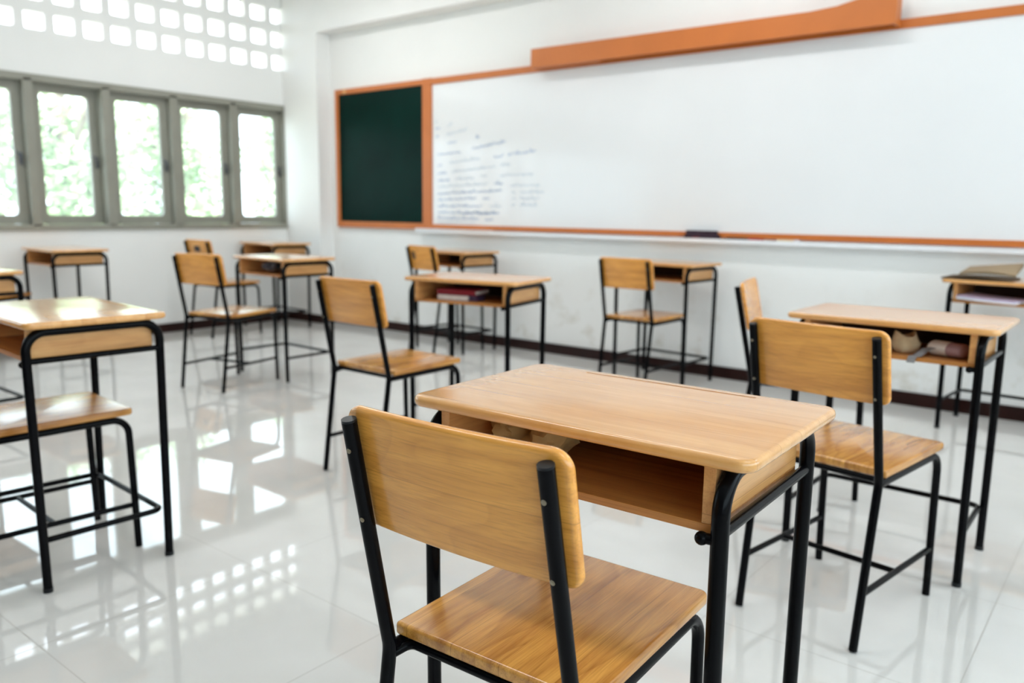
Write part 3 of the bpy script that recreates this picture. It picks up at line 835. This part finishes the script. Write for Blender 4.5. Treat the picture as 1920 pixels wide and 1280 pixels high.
# D3: folders and papers
def sheet(bm, w, d, th, fn, nx=16, ny=10):
    g = [[None]*(ny+1) for _ in range(nx+1)]; h = [[None]*(ny+1) for _ in range(nx+1)]
    for i in range(nx+1):
        for j in range(ny+1):
            u, v = i/nx, j/ny; x, y = (u-0.5)*w, (v-0.5)*d; z = fn(u, v)
            g[i][j] = bm.verts.new((x, y, z)); h[i][j] = bm.verts.new((x, y, z+th))
    for i in range(nx):
        for j in range(ny):
            bm.faces.new([g[i][j], g[i][j+1], g[i+1][j+1], g[i+1][j]]); bm.faces.new([h[i][j], h[i+1][j], h[i+1][j+1], h[i][j+1]])
    for i in range(nx):
        bm.faces.new([g[i][0], g[i+1][0], h[i+1][0], h[i][0]]); bm.faces.new([g[i+1][ny], g[i][ny], h[i][ny], h[i+1][ny]])
    for j in range(ny):
        bm.faces.new([g[0][j+1], g[0][j], h[0][j], h[0][j+1]]); bm.faces.new([g[nx][j], g[nx][j+1], h[nx][j+1], h[nx][j]])
t = onto('D3', 'folder', 'dark brown kraft folder lying flat on the desk at the right edge', 'folder', -0.150, -0.055, DH, 0.03, 'folders on the right-edge desk')
bm = bmesh.new(); sheet(bm, 0.30, 0.25, 0.004, lambda u, v: 0.0005+0.010*max(0, math.sin(u*PI))*(0.6+0.4*math.cos(v*3))); obj('flap', bm, M['kraft_dark'], t, angle=60)
bm = bmesh.new(); sheet(bm, 0.295, 0.245, 0.003, lambda u, v: 0.0055+0.016*max(0, math.sin(u*PI))*(0.6+0.4*math.cos(v*3))); obj('flap', bm, M['kraft_dark'], t, angle=60)
t = onto('D3', 'folder', 'lighter brown folder propped up on the dark folder at the right edge', 'folder', -0.110, -0.035, DH+0.012, 0.04, 'folders on the right-edge desk')
bm = bmesh.new(); sheet(bm, 0.24, 0.22, 0.004, lambda u, v: 0.011+v*(0.018+0.026*u)+0.006*math.sin(u*PI)*(1-v)); obj('flap', bm, M['kraft'], t, angle=60)
bm = bmesh.new(); sheet(bm, 0.235, 0.215, 0.003, lambda u, v: 0.0165+v*(0.022+0.028*u)+0.010*math.sin(u*PI)*(1-v)); obj('flap', bm, M['kraft'], t, angle=60)
t = onto('D3', 'paper_stack', 'white papers lying on the desk top beside the brown folders', 'papers', 0.155, 0.03, DH, -0.05)
bm = bmesh.new(); sheet(bm, 0.21, 0.28, 0.006, lambda u, v: 0.0005+0.006*math.sin(v*PI)+0.006*(1-u)); obj('sheets', bm, M['paper'], t, angle=60)
bm = bmesh.new(); sheet(bm, 0.20, 0.27, 0.0015, lambda u, v: 0.010+0.008*math.sin(v*PI)+0.010*(1-u)); obj('top_sheet', bm, M['paper'], t, angle=60)
t = onto('D3', 'paper_stack', 'lilac-white papers sticking out of the right-edge desk compartment', 'papers', -0.075, -0.105, SZ, -0.16)
bm = bmesh.new(); sheet(bm, 0.26, 0.20, 0.007, lambda u, v: 0.0012+0.008*(1-u)*(1-u)+0.004*v); obj('sheets', bm, M['paper'], t, angle=60)
bm = bmesh.new(); sheet(bm, 0.265, 0.20, 0.0015, lambda u, v: 0.0095+0.012*(1-u)*(1-u)+0.005*v); o = obj('top_sheet', bm, M['lilac'], t, angle=60); o['label'] = 'lilac sheet'

# ------------------------------------------------------------------ ceiling lamps (above the frame)
def ceiling_light(x, y, lab):
    t = thing('ceiling_light', lab, 'light', (x, y, ZC-0.09), 0, 'ceiling lights')
    bm = bmesh.new(); box(bm, -0.65, 0.65, -0.09, 0.09, 0.03, 0.09, 0.01); obj('housing', bm, M['white_metal'], t)
    for yy in (-0.045, 0.045):
        bm = bmesh.new(); tube(bm, [(-0.6, yy, 0.014), (0.6, yy, 0.014)], 0.013, 12); obj('lamp_tube', bm, M['lamp'], t)
    ld = bpy.data.lights.new('tube_glow', 'AREA'); ld.shape = 'RECTANGLE'; ld.size = 1.2; ld.size_y = 0.12; ld.energy = LAMP_W; ld.color = (0.97, 0.985, 1.0)
    lo = bpy.data.objects.new('tube_glow', ld); COL.objects.link(lo); lo.parent = t; lo.location = (0, 0, -0.004)
LAMP_W = 9.5
for y, yn in ((3.6, 'front row'), (1.1, 'middle row')):
    for x, xn in ((-4.9, 'nearest the left wall'), (-2.0, 'in the centre'), (0.9, 'nearest the right wall')):
        ceiling_light(x, y, f'twin tube ceiling light, {yn}, {xn}')

# ------------------------------------------------------------------ outside
bm = bmesh.new(); box(bm, -40, XL-0.4, -30, 40, -0.9, -0.8); struct(obj('ground', bm, M['grass'], smooth=False), 'ground outside the left windows')
def tree(x, y, h, rad, seed, lab, n=5200):
    rnd = random.Random(seed)
    t = thing('tree', lab, 'tree', (x, y, -0.8), 0, 'trees outside the windows')
    bm = bmesh.new()
    tube(bm, [(0, 0, 0), (0.06, 0.03, h*0.3), (-0.04, 0.05, h*0.6), (0.02, 0, h*0.9)], 0.11, 10)
    for k in range(6):
        a = rnd.uniform(0, 2*PI); z0 = rnd.uniform(0.25, 0.7)*h
        tube(bm, [(0, 0, z0), (math.cos(a)*rad*0.4, math.sin(a)*rad*0.4, z0+0.3), (math.cos(a)*rad*0.8, math.sin(a)*rad*0.8, z0+0.75)], 0.035, 7)
    obj('trunk', bm, M['bark'], t)
    bm = bmesh.new()
    cl = [(rnd.uniform(-1, 1)*rad*0.55, rnd.uniform(-1, 1)*rad*0.55, rnd.uniform(0.16, 0.90)*h, rnd.uniform(0.3, 0.45)*rad) for _ in range(26)]
    for k in range(n):
        cx, cy, cz, cr = rnd.choice(cl)
        d = Vector((rnd.gauss(0, 1), rnd.gauss(0, 1), rnd.gauss(0, 1))).normalized()*cr*rnd.uniform(0.55, 1.05)
        c = Vector((cx, cy, cz))+d
        s = rnd.uniform(0.07, 0.15)
        u = Vector((rnd.uniform(-1, 1), rnd.uniform(-1, 1), rnd.uniform(-0.6, 0.6))).normalized()
        w = u.cross(Vector((rnd.uniform(-1, 1), rnd.uniform(-1, 1), rnd.uniform(-1, 1)))).normalized()
        m1 = c+u*s*0.5+w*s*0.32; m2 = c+u*s*0.5-w*s*0.32
        bm.faces.new([bm.verts.new(q) for q in (c, m1, c+u*s*1.1, m2)])
    obj('foliage', bm, M['leaf'], t, smooth=False)
TR = [(-11.0, 8.15, 3.6, 0.95, 1, 'leafy tree seen through the window nearest the room corner'),
      (-11.3, 6.35, 3.7, 0.95, 2, 'leafy tree seen through the second window from the corner'),
      (-11.0, 4.60, 3.6, 0.95, 3, 'leafy tree seen through the window standing a little ajar'),
      (-11.2, 2.80, 3.7, 0.95, 4, 'leafy tree behind the window cut off by the left edge')]
for a in TR: tree(*a)

# ------------------------------------------------------------------ light
w = bpy.data.worlds.new('World'); scene.world = w; w.use_nodes = True
bg = w.node_tree.nodes['Background']
bg.inputs['Color'].default_value = (0.78, 0.89, 1.0, 1); bg.inputs['Strength'].default_value = 4.3
sd = bpy.data.lights.new('sun', 'SUN'); sd.energy = 12.0; sd.angle = math.radians(1.0); sd.color = (1, 0.96, 0.88)
so = bpy.data.objects.new('sun', sd); COL.objects.link(so)
so.rotation_euler = Vector((-0.62, 0.25, -1.15)).to_track_quat('-Z', 'Y').to_euler()
def portal(name, cx, cy, cz, sy, sz, nx):
    ld = bpy.data.lights.new(name, 'AREA'); ld.shape = 'RECTANGLE'; ld.size = sz; ld.size_y = sy; ld.cycles.is_portal = True
    o = bpy.data.objects.new(name, ld); COL.objects.link(o); o.location = (cx, cy, cz)
    o.rotation_euler = (0, -PI/2*nx, 0) if nx > 0 else (0, PI/2, 0)
portal('portal_left', XL-0.15, (WY0+WY1)/2, (WZ0+WZ1)/2, WY1-WY0, WZ1-WZ0, 1)
portal('portal_blocks', XL-0.15, (BY0+BY1)/2, (BZ0+BZ1)/2, BY1-BY0, BZ1-BZ0, 1)
portal('portal_right', XR+0.16, 0.65, (RZ0+RZ1)/2, 7.3, RZ1-RZ0, -1)

# ------------------------------------------------------------------ camera
R = [[0.7816894222005013, 0.6235397695077788, 0.012641323587055681], [-0.10917907504470428, 0.11685783530374363, 0.9871292599758686], [-0.6140371135299798, 0.7730086688843206, -0.15942402904663208]]
cd = bpy.data.cameras.new('camera'); cam = bpy.data.objects.new('camera', cd); COL.objects.link(cam)
cam.matrix_world = Matrix(((R[0][0], R[1][0], -R[2][0], 0), (R[0][1], R[1][1], -R[2][1], 0), (R[0][2], R[1][2], -R[2][2], 1.0523), (0, 0, 0, 1)))
cd.sensor_width = 36; cd.lens = 1518.498/1920*36
cd.clip_start = 0.02
cd.dof.use_dof = True; cd.dof.focus_distance = 1.15; cd.dof.aperture_fstop = 3.7
scene.camera = cam
vs = scene.view_settings
vs.view_transform = 'Standard'; vs.look = 'None'; vs.gamma = 1.0; vs.use_curve_mapping = False; vs.exposure = 0.48
scene.cycles.max_bounces = 12; scene.cycles.diffuse_bounces = 7; scene.cycles.transparent_max_bounces = 16
